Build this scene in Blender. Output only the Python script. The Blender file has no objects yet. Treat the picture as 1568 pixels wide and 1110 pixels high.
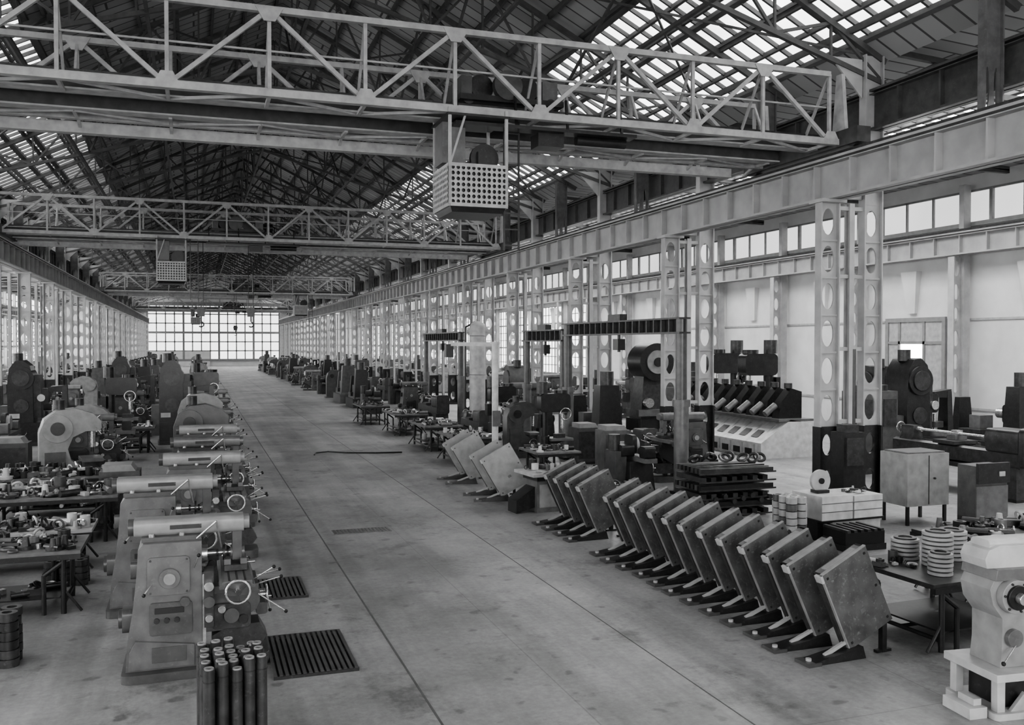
import bpy, bmesh, math, random
from mathutils import Vector, Matrix
random.seed(7)
sc=bpy.context.scene
try:
    sc.view_settings.view_transform='AgX'
    sc.view_settings.look='AgX - Medium High Contrast'
except Exception as e: print(e)

# ---------------------------------------------------------------- materials
MATS={}
def gm(name,v,rough=.55,metal=0.0,var=.25,scale=6.0,wear=0.0):
    m=bpy.data.materials.new(name); m.use_nodes=True
    nt=m.node_tree; bs=nt.nodes['Principled BSDF']
    tc=nt.nodes.new('ShaderNodeTexCoord'); nz=nt.nodes.new('ShaderNodeTexNoise')
    nz.inputs['Scale'].default_value=scale; nz.inputs['Detail'].default_value=5
    cr=nt.nodes.new('ShaderNodeValToRGB')
    a=v*(1-var); c=min(1,v*(1+var))
    cr.color_ramp.elements[0].position=.3; cr.color_ramp.elements[1].position=.7
    cr.color_ramp.elements[0].color=(a,a,a,1); cr.color_ramp.elements[1].color=(c,c,c,1)
    nt.links.new(tc.outputs['Object'],nz.inputs['Vector'])
    nt.links.new(nz.outputs['Fac'],cr.inputs['Fac'])
    out=cr.outputs['Color']
    if wear:
        n2=nt.nodes.new('ShaderNodeTexNoise'); n2.inputs['Scale'].default_value=22; n2.inputs['Detail'].default_value=8; n2.inputs['Roughness'].default_value=.75
        nt.links.new(tc.outputs['Object'],n2.inputs['Vector'])
        r2=nt.nodes.new('ShaderNodeValToRGB'); r2.color_ramp.elements[0].position=.56; r2.color_ramp.elements[1].position=.70
        r2.color_ramp.elements[0].color=(0,0,0,1); r2.color_ramp.elements[1].color=(wear,wear,wear,1)
        nt.links.new(n2.outputs['Fac'],r2.inputs['Fac'])
        mx=nt.nodes.new('ShaderNodeMixRGB'); mx.inputs[2].default_value=(.35,.35,.35,1)
        nt.links.new(r2.outputs['Color'],mx.inputs[0]); nt.links.new(out,mx.inputs[1]); out=mx.outputs[0]
    nt.links.new(out,bs.inputs['Base Color'])
    bs.inputs['Roughness'].default_value=rough; bs.inputs['Metallic'].default_value=metal
    MATS[name]=m; return m
gm('black',.008,.4); gm('dark',.017,.32,var=.35,scale=9,wear=.12); gm('iron',.042,.34,.2,.4,9,wear=.2)
gm('grey',.07,.33,var=.25,wear=.15); gm('mgrey',.115,.32,var=.25,wear=.2); gm('light',.36,.42,var=.18)
gm('pale',.24,.34,var=.2,wear=.2); gm('pan',.085,.38,var=.4,scale=5,wear=.45)
gm('white',.50,.42,var=.2); gm('offwhite',.42,.38,var=.22,scale=4); gm('steel',.6,.25,.85,.2,20); gm('truss',.34,.5,var=.2); gm('trussd',.05,.5,var=.3)
gm('roofbar',.07,.6,var=.2); gm('plaster',.60,.8,var=.08,scale=1.2); gm('wood',.13,.7,var=.3,scale=8)
gm('girder',.33,.5,var=.15,scale=2); gm('column',.37,.5,var=.15,scale=3); gm('mull',.22,.5,var=.1)
gm('linepaint',.09,.6,var=.35,scale=4)

def glassmat(name,strength,lo=.8,sc_=.35):
    m=bpy.data.materials.new(name); m.use_nodes=True; nt=m.node_tree; nt.nodes.clear()
    o=nt.nodes.new('ShaderNodeOutputMaterial'); e=nt.nodes.new('ShaderNodeEmission')
    tc=nt.nodes.new('ShaderNodeTexCoord'); nz=nt.nodes.new('ShaderNodeTexNoise'); nz.inputs['Scale'].default_value=sc_
    mr=nt.nodes.new('ShaderNodeMapRange'); mr.inputs['To Min'].default_value=strength*lo; mr.inputs['To Max'].default_value=strength*(2-lo)
    nt.links.new(tc.outputs['Object'],nz.inputs['Vector']); nt.links.new(nz.outputs['Fac'],mr.inputs['Value'])
    nt.links.new(mr.outputs['Result'],e.inputs['Strength']); nt.links.new(e.outputs[0],o.inputs['Surface'])
    MATS[name]=m
glassmat('navglass',3.3,.3,.8); glassmat('skyglass',12.0,.6,.8); glassmat('winglass',3.2); glassmat('leftglass',9.5); glassmat('nearglass',9.0)
glassmat('upglass',1.1); glassmat('endglass',2.3)

def floor_mat():
    m=bpy.data.materials.new('concrete_floor'); m.use_nodes=True; nt=m.node_tree; bs=nt.nodes['Principled BSDF']
    N=nt.nodes.new; L=nt.links.new
    tc=N('ShaderNodeTexCoord')
    def noise(scale,det,ro=.5,mapscale=None):
        n=N('ShaderNodeTexNoise'); n.inputs['Scale'].default_value=scale; n.inputs['Detail'].default_value=det; n.inputs['Roughness'].default_value=ro
        if mapscale:
            mp=N('ShaderNodeMapping'); mp.inputs['Scale'].default_value=mapscale; L(tc.outputs['Object'],mp.inputs['Vector']); L(mp.outputs[0],n.inputs['Vector'])
        else: L(tc.outputs['Object'],n.inputs['Vector'])
        return n
    def ramp(n,p0,p1,c0,c1):
        r=N('ShaderNodeValToRGB'); r.color_ramp.elements[0].position=p0; r.color_ramp.elements[1].position=p1
        r.color_ramp.elements[0].color=(c0,c0,c0,1); r.color_ramp.elements[1].color=(c1,c1,c1,1); L(n.outputs['Fac'],r.inputs['Fac']); return r
    def mul(a,b_):
        mx=N('ShaderNodeMixRGB'); mx.blend_type='MULTIPLY'; mx.inputs[0].default_value=1; L(a,mx.inputs[1]); L(b_,mx.inputs[2]); return mx.outputs[0]
    base=ramp(noise(.28,10,.7),.32,.68,.17,.42).outputs['Color']
    fine=ramp(noise(14,6,.7),.35,.65,.75,1.0).outputs['Color']
    streak=ramp(noise(1.0,6,.6,(2.2,.10,1)),.38,.55,.76,1.0).outputs['Color']
    stain=ramp(noise(.9,8,.75),.34,.45,.5,1.0).outputs['Color']
    spots=ramp(noise(3.5,3,.5),.64,.70,1.0,.55).outputs['Color']
    br=N('ShaderNodeTexBrick'); br.offset=0; br.inputs['Scale'].default_value=1
    br.inputs['Brick Width'].default_value=3.3; br.inputs['Row Height'].default_value=6.6; br.inputs['Mortar Size'].default_value=.008
    br.inputs['Color1'].default_value=(1,1,1,1); br.inputs['Color2'].default_value=(.88,.88,.88,1); br.inputs['Mortar'].default_value=(.7,.7,.7,1)
    L(tc.outputs['Object'],br.inputs['Vector'])
    c=mul(mul(mul(mul(mul(base,fine),streak),stain),spots),br.outputs['Color'])
    L(c,bs.inputs['Base Color'])
    rr=ramp(noise(.5,8,.7),.3,.7,.28,.55); L(rr.outputs['Color'],bs.inputs['Roughness'])
    MATS['floor']=m
floor_mat()
def board_mat():
    m=bpy.data.materials.new('roof_boards'); m.use_nodes=True; nt=m.node_tree; bs=nt.nodes['Principled BSDF']
    tc=nt.nodes.new('ShaderNodeTexCoord'); br=nt.nodes.new('ShaderNodeTexBrick'); br.inputs['Scale'].default_value=1
    br.inputs['Brick Width'].default_value=2.2; br.inputs['Row Height'].default_value=.5; br.inputs['Mortar Size'].default_value=.03
    br.inputs['Color1'].default_value=(.34,.34,.34,1); br.inputs['Color2'].default_value=(.24,.24,.24,1); br.inputs['Mortar'].default_value=(.07,.07,.07,1)
    nt.links.new(tc.outputs['Object'],br.inputs['Vector']); nt.links.new(br.outputs['Color'],bs.inputs['Base Color'])
    bs.inputs['Roughness'].default_value=.8; MATS['boards']=m
board_mat()

# ---------------------------------------------------------------- builder
class B:
    def __init__(s): s.v=[];s.f=[];s.fm=[];s.mn=[]
    def mi(s,m):
        if m not in s.mn: s.mn.append(m)
        return s.mn.index(m)
    def add(s,vs,fs,m):
        o=len(s.v); s.v+= [tuple(x) for x in vs]; i=s.mi(m)
        for f in fs: s.f.append(tuple(o+k for k in f)); s.fm.append(i)
    def bx(s,x0,x1,y0,y1,z0,z1,m):
        s.add([(x0,y0,z0),(x1,y0,z0),(x1,y1,z0),(x0,y1,z0),(x0,y0,z1),(x1,y0,z1),(x1,y1,z1),(x0,y1,z1)],
              [(0,3,2,1),(4,5,6,7),(0,1,5,4),(1,2,6,5),(2,3,7,6),(3,0,4,7)],m)
    def tp(s,a,z0,b,z1,m):
        s.add([(a[0],a[2],z0),(a[1],a[2],z0),(a[1],a[3],z0),(a[0],a[3],z0),(b[0],b[2],z1),(b[1],b[2],z1),(b[1],b[3],z1),(b[0],b[3],z1)],
              [(0,3,2,1),(4,5,6,7),(0,1,5,4),(1,2,6,5),(2,3,7,6),(3,0,4,7)],m)
    def beam(s,p,q,w,h,m,up=(0,0,1)):
        p=Vector(p);q=Vector(q);d=(q-p).normalized();u=Vector(up)
        if abs(d.dot(u))>.98: u=Vector((0,1,0))
        r=d.cross(u).normalized();u=r.cross(d).normalized();r*=w/2;u*=h/2
        s.add([p-r-u,p+r-u,p+r+u,p-r+u,q-r-u,q+r-u,q+r+u,q-r+u],
              [(0,3,2,1),(4,5,6,7),(0,1,5,4),(1,2,6,5),(2,3,7,6),(3,0,4,7)],m)
    def cyl(s,p,q,r0,r1=None,m='steel',n=16,ri=0):
        if r1 is None: r1=r0
        p=Vector(p);q=Vector(q);d=(q-p).normalized();u=Vector((0,0,1)) if abs(d.z)<.9 else Vector((1,0,0))
        a=d.cross(u).normalized();b=a.cross(d)
        cs=[(math.cos(2*math.pi*i/n),math.sin(2*math.pi*i/n)) for i in range(n)]
        vs=[p+(a*c+b*t)*r0 for c,t in cs]+[q+(a*c+b*t)*r1 for c,t in cs]
        fs=[(i,(i+1)%n,n+(i+1)%n,n+i) for i in range(n)]
        if ri>0:
            vs+=[p+(a*c+b*t)*ri for c,t in cs]+[q+(a*c+b*t)*ri for c,t in cs]
            for i in range(n):
                j=(i+1)%n
                fs+=[(2*n+i,3*n+i,3*n+j,2*n+j),(i,2*n+i,2*n+j,j),(n+i,n+j,3*n+j,3*n+i)]
        else: fs+=[tuple(range(n))[::-1],tuple(range(n,2*n))]
        s.add(vs,fs,m)
    def prism(s,poly,ax,a,b,m):
        n=len(poly)
        def P(u,v,w): return {'y':(u,w,v),'x':(w,u,v),'z':(u,v,w)}[ax]
        s.add([P(u,v,a) for u,v in poly]+[P(u,v,b) for u,v in poly],
              [(i,(i+1)%n,n+(i+1)%n,n+i) for i in range(n)]+[tuple(range(n))[::-1],tuple(range(n,2*n))],m)
    def sph(s,c,r,m,sz=1,n=12,k=8):
        vs=[];fs=[]
        for j in range(k+1):
            t=math.pi*j/k
            for i in range(n):
                a=2*math.pi*i/n; vs.append((c[0]+r*math.sin(t)*math.cos(a),c[1]+r*math.sin(t)*math.sin(a),c[2]+r*sz*math.cos(t)))
        for j in range(k):
            for i in range(n): fs.append((j*n+i,j*n+(i+1)%n,(j+1)*n+(i+1)%n,(j+1)*n+i))
        s.add(vs,fs,m)
    def tor(s,c,ax,R,r,m,n=20,k=6):
        ax=Vector(ax).normalized();u=Vector((0,0,1)) if abs(ax.z)<.9 else Vector((1,0,0));a=ax.cross(u).normalized();b=a.cross(ax);c=Vector(c)
        vs=[];fs=[]
        for i in range(n):
            t=2*math.pi*i/n; d=a*math.cos(t)+b*math.sin(t)
            for j in range(k):
                p=2*math.pi*j/k; vs.append(c+d*(R+r*math.cos(p))+ax*r*math.sin(p))
        for i in range(n):
            for j in range(k): fs.append((i*k+j,i*k+(j+1)%k,((i+1)%n)*k+(j+1)%k,((i+1)%n)*k+j))
        s.add(vs,fs,m)
    def wheel(s,c,ax,R,m='iron',rim='steel'):
        s.tor(c,ax,R,R*.11,rim); A=Vector(ax).normalized();u=Vector((0,0,1)) if abs(A.z)<.9 else Vector((1,0,0));a=A.cross(u).normalized();b=a.cross(A);c=Vector(c)
        s.cyl(c-A*R*.2,c+A*R*.2,R*.25,m=m,n=10)
        for i in range(3):
            t=i*2.094+.4; d=a*math.cos(t)+b*math.sin(t); s.beam(c,c+d*R,R*.12,R*.12,m)
        s.cyl(c+a*R,c+a*R+A*R*.45,R*.1,m=rim,n=8)
    def lever(s,p,q,m='steel',r=.008):
        s.cyl(p,q,r,m=m,n=6); s.sph(q,r*2.6,'black',n=8,k=5)
    def perf(s,nu,nv,cw,ch,rx,ry,t,mp,m,k=3):
        angs=[]
        ca=[math.atan2(ch,cw),math.pi-math.atan2(ch,cw),math.pi+math.atan2(ch,cw),2*math.pi-math.atan2(ch,cw)]
        for q in range(4):
            a0=ca[q];a1=ca[(q+1)%4]+(2*math.pi if q==3 else 0)
            for i in range(k): angs.append(a0+(a1-a0)*i/k)
        n=len(angs)
        for i in range(nu):
            for j in range(nv):
                cx=(i+.5)*cw;cy=(j+.5)*ch;vs=[]
                for sd in (-t/2,t/2):
                    for a in angs:
                        c,d=math.cos(a),math.sin(a);kk=1/max(abs(c)/(cw/2),abs(d)/(ch/2)); vs.append(mp(cx+c*kk,cy+d*kk,sd))
                    for a in angs: vs.append(mp(cx+rx*math.cos(a),cy+ry*math.sin(a),sd))
                fs=[]
                for q in range(n):
                    w=(q+1)%n
                    fs+=[(q,w,n+w,n+q),(2*n+q,3*n+q,3*n+w,2*n+w),(n+q,n+w,3*n+w,3*n+q)]
                s.add(vs,fs,m)
    def mesh(s,name,smooth=True):
        me=bpy.data.meshes.new(name); me.from_pydata(s.v,[],s.f)
        for mname in s.mn: me.materials.append(MATS[mname])
        me.polygons.foreach_set('material_index',s.fm)
        bm=bmesh.new();bm.from_mesh(me);bmesh.ops.recalc_face_normals(bm,faces=bm.faces);bm.to_mesh(me);bm.free()
        if smooth:
            me.shade_smooth()
            try: me.set_sharp_from_angle(angle=math.radians(33))
            except Exception: pass
        me.update(); return me
    def obj(s,name,loc=(0,0,0),rz=0,sc_=1,bev=0,parent=None):
        return put(s.mesh(name),name,loc,rz,sc_,bev,parent)
def put(me,name,loc=(0,0,0),rz=0,s=1,bev=0,parent=None):
    o=bpy.data.objects.new(name,me); o.location=loc; o.rotation_euler=(0,0,rz); o.scale=(s,s,s) if not isinstance(s,tuple) else s
    sc.collection.objects.link(o)
    if parent: o.parent=parent
    if bev:
        md=o.modifiers.new('bevel','BEVEL'); md.width=bev; md.segments=2; md.limit_method='ANGLE'; md.angle_limit=math.radians(40)
    return o
def empty(name,loc=(0,0,0)):
    o=bpy.data.objects.new(name,None); o.location=loc; sc.collection.objects.link(o); return o

Y0,Y1=-12.0,146.0
XL,XR=-18.5,24.6
COLY=[15.7+6.6*k for k in range(-4,20)]
# ---------------------------------------------------------------- shell
b=B(); b.bx(XL-.3,XR+.3,Y0-.3,Y1+.3,-.3,0,'floor'); b.obj('floor')
b=B()
b.bx(1.99,2.01,Y0+.5,Y1-1,0,.004,'linepaint'); b.bx(4.553,4.565,Y0+.5,Y1-1,0,.003,'linepaint')
b.obj('floor_aisle_line')

RX,EZ,SL=2.85,9.3,.5
EL,ER=-8.2,13.9
RZ=EZ+SL*(ER-RX)
def rz(x): return RZ-SL*abs(x-RX)
b=B()
def slab(b,x0,x1,y0,y1,z0,z1,t,m): b.add([(x0,y0,z0),(x1,y0,z1),(x1,y1,z1),(x0,y1,z0),(x0,y0,z0+t),(x1,y0,z1+t),(x1,y1,z1+t),(x0,y1,z0+t)],[(0,3,2,1),(4,5,6,7),(0,1,5,4),(1,2,6,5),(2,3,7,6),(3,0,4,7)],m)
GR0,GR1=9.7,13.2; GL0,GL1=-7.5,-4.0
for x0,x1 in ((EL,GL0),(GL1,RX),(RX,GR0),(GR1,ER)): slab(b,x0,x1,Y0,Y1,rz(x0),rz(x1),.12,'boards')
def arz(x): return 9.6-.06*(abs(x-RX)-11)
for x0,x1 in ((ER,16.6),(21.4,XR+.2)): slab(b,x0,x1,Y0,Y1,arz(x0),arz(x1),.12,'boards')
for x0,x1 in ((XL-.2,-14.5),(-11,EL)): slab(b,x0,x1,Y0,Y1,arz(x0),arz(x1),.12,'boards')
b.obj('ceiling')
b=B()
for x0,x1,fn,g in ((GR0,GR1,rz,'navglass'),(GL0,GL1,rz,'navglass'),(16.6,21.4,arz,'skyglass'),(-14.5,-11,arz,'skyglass')):
    slab(b,x0,x1,Y0,Y1,fn(x0)+.05,fn(x1)+.05,.02,g)
b.obj('window_skylight')
b=B()
for x0,x1,fn in ((GR0,GR1,rz),(GL0,GL1,rz),(16.6,21.4,arz),(-14.5,-11,arz)):
    y=Y0
    while y<Y1:
        b.beam((x0,y,fn(x0)),(x1,y,fn(x1)),.06,.10,'roofbar'); y+=.55
    n=5
    for i in range(n+1):
        x=x0+(x1-x0)*i/n; w=.09 if 0<i<n else .2
        if i==3 or i==2: w=.2
        b.beam((x,Y0,fn(x)-.02),(x,Y1,fn(x)-.02),w,.1,'roofbar')
b.obj('trim_skylight_bars')
b=B()
def bz(x): return 8.7+ (1-abs(x-RX)/11.0)*3.2
xs=[EL+.2+(ER-EL-.4)*i/16 for i in range(17)]
for y in COLY:
    for i in range(16):
        a,c=xs[i],xs[i+1]
        b.beam((a,y,rz(a)-.2),(c,y,rz(c)-.2),.12,.12,'roofbar'); b.beam((a,y,bz(a)),(c,y,bz(c)),.1,.1,'roofbar')
        if i%2==0: b.beam((a,y,bz(a)),(c,y,rz(c)-.2),.06,.06,'roofbar')
        else: b.beam((a,y,rz(a)-.2),(c,y,bz(c)),.06,.06,'roofbar')
        b.beam((a,y,bz(a)),(a,y,rz(a)-.2),.05,.05,'roofbar')
    for i in range(16):
        a,c=xs[i],xs[i+1]; b.beam((a,y+3.3,rz(a)-.2),(c,y+3.3,rz(c)-.2),.1,.14,'roofbar')
    for (s0,s1) in ((ER,XR-.3),(XL+.3,EL)):
        n=8
        for i in range(n):
            a=s0+(s1-s0)*i/n;c=s0+(s1-s0)*(i+1)/n
            b.beam((a,y,arz(a)-.15),(c,y,arz(c)-.15),.12,.12,'roofbar'); b.beam((a,y,8.75),(c,y,8.75),.12,.12,'roofbar')
            p,q=((a,y,8.75),(c,y,arz(c)-.15)) if i%2==0 else ((a,y,arz(a)-.15),(c,y,8.75))
            b.beam(p,q,.07,.07,'roofbar')
x=EL+.6
while x<ER-.3:
    b.beam((x,Y0,rz(x)-.1),(x,Y1,rz(x)-.1),.08,.14,'roofbar'); x+=1.02
for x in (EL+4.4,RX,ER-4.4,-1,6.7):
    b.beam((x,Y0,bz(x)),(x,Y1,bz(x)),.08,.08,'roofbar')
for i,y in enumerate(COLY[:-1]):
    for x in (-3.5,-.5,RX,6.2,9.2):
        b.beam((x,y,bz(x)),(x,y+3.3,rz(x)-.2),.06,.06,'roofbar'); b.beam((x,y+3.3,rz(x)-.2),(x,y+6.6,bz(x)),.06,.06,'roofbar')
    if i%2==0:
        for (xa,xb) in ((EL+.5,-1),(-1,6.7),(6.7,ER-.5)):
            b.beam((xa,y,rz(xa)-.25),(xb,y+6.6,rz(xb)-.25),.05,.05,'roofbar'); b.beam((xb,y,rz(xb)-.25),(xa,y+6.6,rz(xa)-.25),.05,.05,'roofbar')
b.obj('roof_truss_framework')

# ---------------------------------------------------------------- walls
def glazed(name,fixed,axis,a0,a1,z0,z1,da,dz,glass,inn,thick=.05):
    g=B();f=B()
    s=inn
    if axis=='y':
        g.bx(min(fixed,fixed+.01*s),max(fixed,fixed+.01*s),a0,a1,z0,z1,glass)
    else: g.bx(a0,a1,min(fixed,fixed+.01*s),max(fixed,fixed+.01*s),z0,z1,glass)
    n=max(1,round((a1-a0)/da));
    for i in range(n+1):
        p=a0+(a1-a0)*i/n; w=thick*1.8 if i%4==0 else thick
        if axis=='y': f.beam((fixed+.05*s,p,z0),(fixed+.05*s,p,z1),w,w,'mull')
        else: f.beam((p,fixed+.05*s,z0),(p,fixed+.05*s,z1),w,w,'mull')
    n=max(1,round((z1-z0)/dz))
    for i in range(n+1):
        p=z0+(z1-z0)*i/n; w=thick*2 if i%3==0 else thick
        if axis=='y': f.beam((fixed+.05*s,a0,p),(fixed+.05*s,a1,p),w,w,'mull')
        else: f.beam((a0,fixed+.05*s,p),(a1,fixed+.05*s,p),w,w,'mull')
    g.obj(name); f.obj('trim_'+name)
b=B(); b.bx(XR,XR+.25,Y0,Y1,0,9.0,'plaster')
for k in range(-7,25):
    y=26.6+5*k
    b.tp((XR-.12,XR,y-.18,y+.18),4.4,(XR-.25,XR,y-.38,y+.38),5.9,'plaster')
b.obj('wall_right')
glazed('window_1',XR-.02,'y',Y0,Y1,7.3,8.4,1.25,1.1,'upglass',-1,.07)
glazed('window_2',XR-.02,'y',54,Y1-.5,1.2,6.0,.62,.6,'winglass',-1)
b=B()
for z in (1.1,4.1): b.bx(XR-.05,XR-.003,Y0+.3,24.9,z,z+.07,'light'); b.bx(XR-.05,XR-.003,28.0,53.5,z,z+.07,'light')
b.obj('trim_right_wall_rail')
b=B(); x=XR-.04
b.bx(x-.08,x,25.0,25.15,0,4.1,'mull'); b.bx(x-.08,x,27.75,27.9,0,4.1,'mull'); b.bx(x-.08,x,25.0,27.9,4.1,4.25,'mull'); b.bx(x-.06,x,25.15,27.75,0,1.4,'light')
for y in (26.0,27.2): b.bx(x-.07,x,y-.05,y+.05,1.4,4.1,'mull')
b.bx(x-.07,x,25.15,27.75,1.4,1.5,'mull'); b.bx(x-.07,x,25.15,27.75,3.3,3.4,'mull')
b.bx(x-.02,x-.01,26.05,27.15,1.5,3.3,'nearglass'); b.bx(x-.03,x-.02,25.15,26.0,1.5,4.1,'light'); b.bx(x-.03,x-.02,27.2,27.75,1.5,4.1,'light'); b.bx(x-.03,x-.02,26.0,27.2,3.4,4.1,'light')
b.obj('door_1')
b=B(); b.bx(XL-.25,XL,Y0,Y1,0,9.0,'plaster'); b.obj('wall_left')
glazed('window_3',XL+.02,'y',Y0+.5,Y1-.5,1.2,6.0,.8,.8,'leftglass',1,.08)
glazed('window_4',XL+.02,'y',Y0+.5,Y1-.5,7.25,8.6,.85,.72,'leftglass',1,.08)
for nm,y,s in (('wall_end',Y1,-1),('wall_near',Y0,1)):
    b=B(); yy=(y,y+.25) if s<0 else (y-.25,y)
    b.prism([(XL-.2,0),(XR+.2,0),(XR+.2,9.1),(ER,9.5),(RX,RZ+.1),(EL,9.5),(XL-.2,9.1)],'y',yy[0],yy[1],'plaster'); b.obj(nm)
glazed('window_5',Y1-.04,'x',-6.8,12.2,.9,9.2,1.3,1.35,'endglass',-1,.16)
glazed('added_fill_glazing',Y0+.04,'x',-6.8,12.2,1.2,9.0,1.2,1.2,'nearglass',1,.07)  # unseen glowing panes added behind the camera to light the hall frontally
b=B()
for x0,x1 in ((-8.2,-6.9),(12.3,13.9)): b.bx(x0,x1,Y1-.2,Y1-.05,0,9.2,'light')
b.bx(-8,13.5,Y1-.2,Y1-.05,9.2,9.6,'mull'); b.bx(-6.8,2,Y1-.2,Y1-.06,.0,2.2,'plaster'); b.obj('trim_end_wall')

# ---------------------------------------------------------------- girders
def girder(name,x,z0,z1,m,fw=.4,st=1.1,rail=True,side=-1):
    b=B(); b.bx(x-.02,x+.02,Y0+.1,Y1-.3,z0,z1,m); b.bx(x-fw/2,x+fw/2,Y0+.1,Y1-.3,z0,z0+.05,m); b.bx(x-fw/2,x+fw/2,Y0+.1,Y1-.3,z1-.05,z1,m)
    b.bx(x-fw/2-.0,x+fw/2,Y0+.1,Y1-.3,z1-.12,z1-.1,m)
    y=Y0+.5
    while y<Y1-.5:
        b.bx(x-fw/2+.03,x+fw/2-.03,y-.02,y+.02,z0+.05,z1-.12,m); y+=st
    if rail: b.bx(x-.05,x+.05,Y0+.1,Y1-.3,z1,z1+.1,'iron')
    b.obj(name)
girder('crane_runway_girder',12.35,6.25,7.1,'girder')
girder('crane_runway_girder',-6.65,6.25,7.1,'girder')
girder('crane_runway_girder',23.9,6.25,7.0,'girder',.35)
girder('crane_runway_girder',-17.8,6.25,7.0,'girder',.35)
girder('upper_wall_beam',13.45,7.75,8.6,'grey',.3,1.1,False)
girder('upper_wall_beam',-7.75,7.75,8.6,'grey',.3,1.1,False)
b=B()
b.perf(2,1,.2,1.0,.05,.36,.03,lambda u,v,s:(-.2+u,s,7.25+v),'mgrey',k=5)
for e in (-.2,.2): b.bx(e-.015,e+.015,-.08,.08,7.25,9.4,'mgrey')
b.bx(-.19,.19,-.015,.015,8.25,9.4,'mgrey'); stub=b.mesh('stub')
for y in COLY[1:]: put(stub,'slotted_wall_stub_post',(13.1,y-3.3,0)); put(stub,'slotted_wall_stub_post',(-7.4,y-3.3,0))

# ---------------------------------------------------------------- columns
def column_mesh(sgn):
    b=B()
    def leg(xc,top,w=.44):
        z0=1.6; n=6; ch=(6.2-z0)/n
        mp=lambda u,v,s:(xc-w/2+u,s,z0+v)
        b.perf(1,n,w,ch,.145,.27,.03,mp,'column',k=5)
        for e in (-w/2,w/2): b.bx(xc+e-.015,xc+e+.015,-.1,.1,0,top,'column')
        b.perf(1,2,w,.75,.12,.22,.05,lambda u,v,s:(xc-w/2+u,s,.1+v),'dark',k=5)
        for e in (-w/2,w/2): b.bx(xc+e-.025,xc+e+.025,-.13,.13,0,1.6,'dark')
        b.bx(xc-w/2-.08,xc+w/2+.08,-.25,.25,0,.1,'dark')
        for i in range(1,n): b.bx(xc-w/2+.02,xc+w/2-.02,-.05,.05,z0+ch*i-.02,z0+ch*i+.02,'column')
    leg(sgn*-.52,6.2); leg(sgn*.56,9.3)
    b.bx(sgn*.02-.06,sgn*.02+.06,-.09,-.06,.06,6.2,'column'); b.bx(sgn*.02-.06,sgn*.02+.06,.06,.09,.06,6.2,'column'); b.bx(sgn*.02-.01,sgn*.02+.01,-.06,.06,.06,6.2,'column')
    for z in (1.7,3.2,4.7,6.1): b.bx(-.32,.36,-.05,.05,z-.04,z+.04,'column')
    b.bx(sgn*-.52-.3,sgn*-.52+.3,-.22,.22,6.19,6.25,'column')
    xc=sgn*.56; b.bx(xc-.22,xc+.22,-.02,.02,6.2,9.3,'column')
    b.prism([(sgn*.3,6.3),(sgn*-.1,6.3),(sgn*.3,7.0)],'y',-.03,.03,'column')
    b.prism([(sgn*.3,9.2),(sgn*.3,8.4),(sgn*-.5,9.2)],'y',-.02,.02,'column')
    return b.mesh('column')
cmR=column_mesh(1); cmL=column_mesh(-1)
for y in COLY:
    put(cmR,'perforated_steel_column',(12.82,y,0)); put(cmL,'perforated_steel_column',(-7.17,y,0))
b=B(); w=.4; n=8
mp=lambda u,v,s:(-w/2+u,s,.0+v)
b.perf(1,n,w,6.2/n,.12,.26,.03,mp,'column',k=4)
for e in (-w/2,w/2): b.bx(e-.02,e+.02,-.13,.13,0,6.2,'column')
b.bx(-.25,.25,-.2,.2,0,.06,'iron'); b.bx(.2,.5,-.1,.1,0,8.6,'column'); om=b.mesh('oc')
for k in range(-6,25):
    put(om,'wall_column',(23.95,24+5*k,0)); put(om,'wall_column',(-17.85,24+5*k,0),math.pi)

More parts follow.
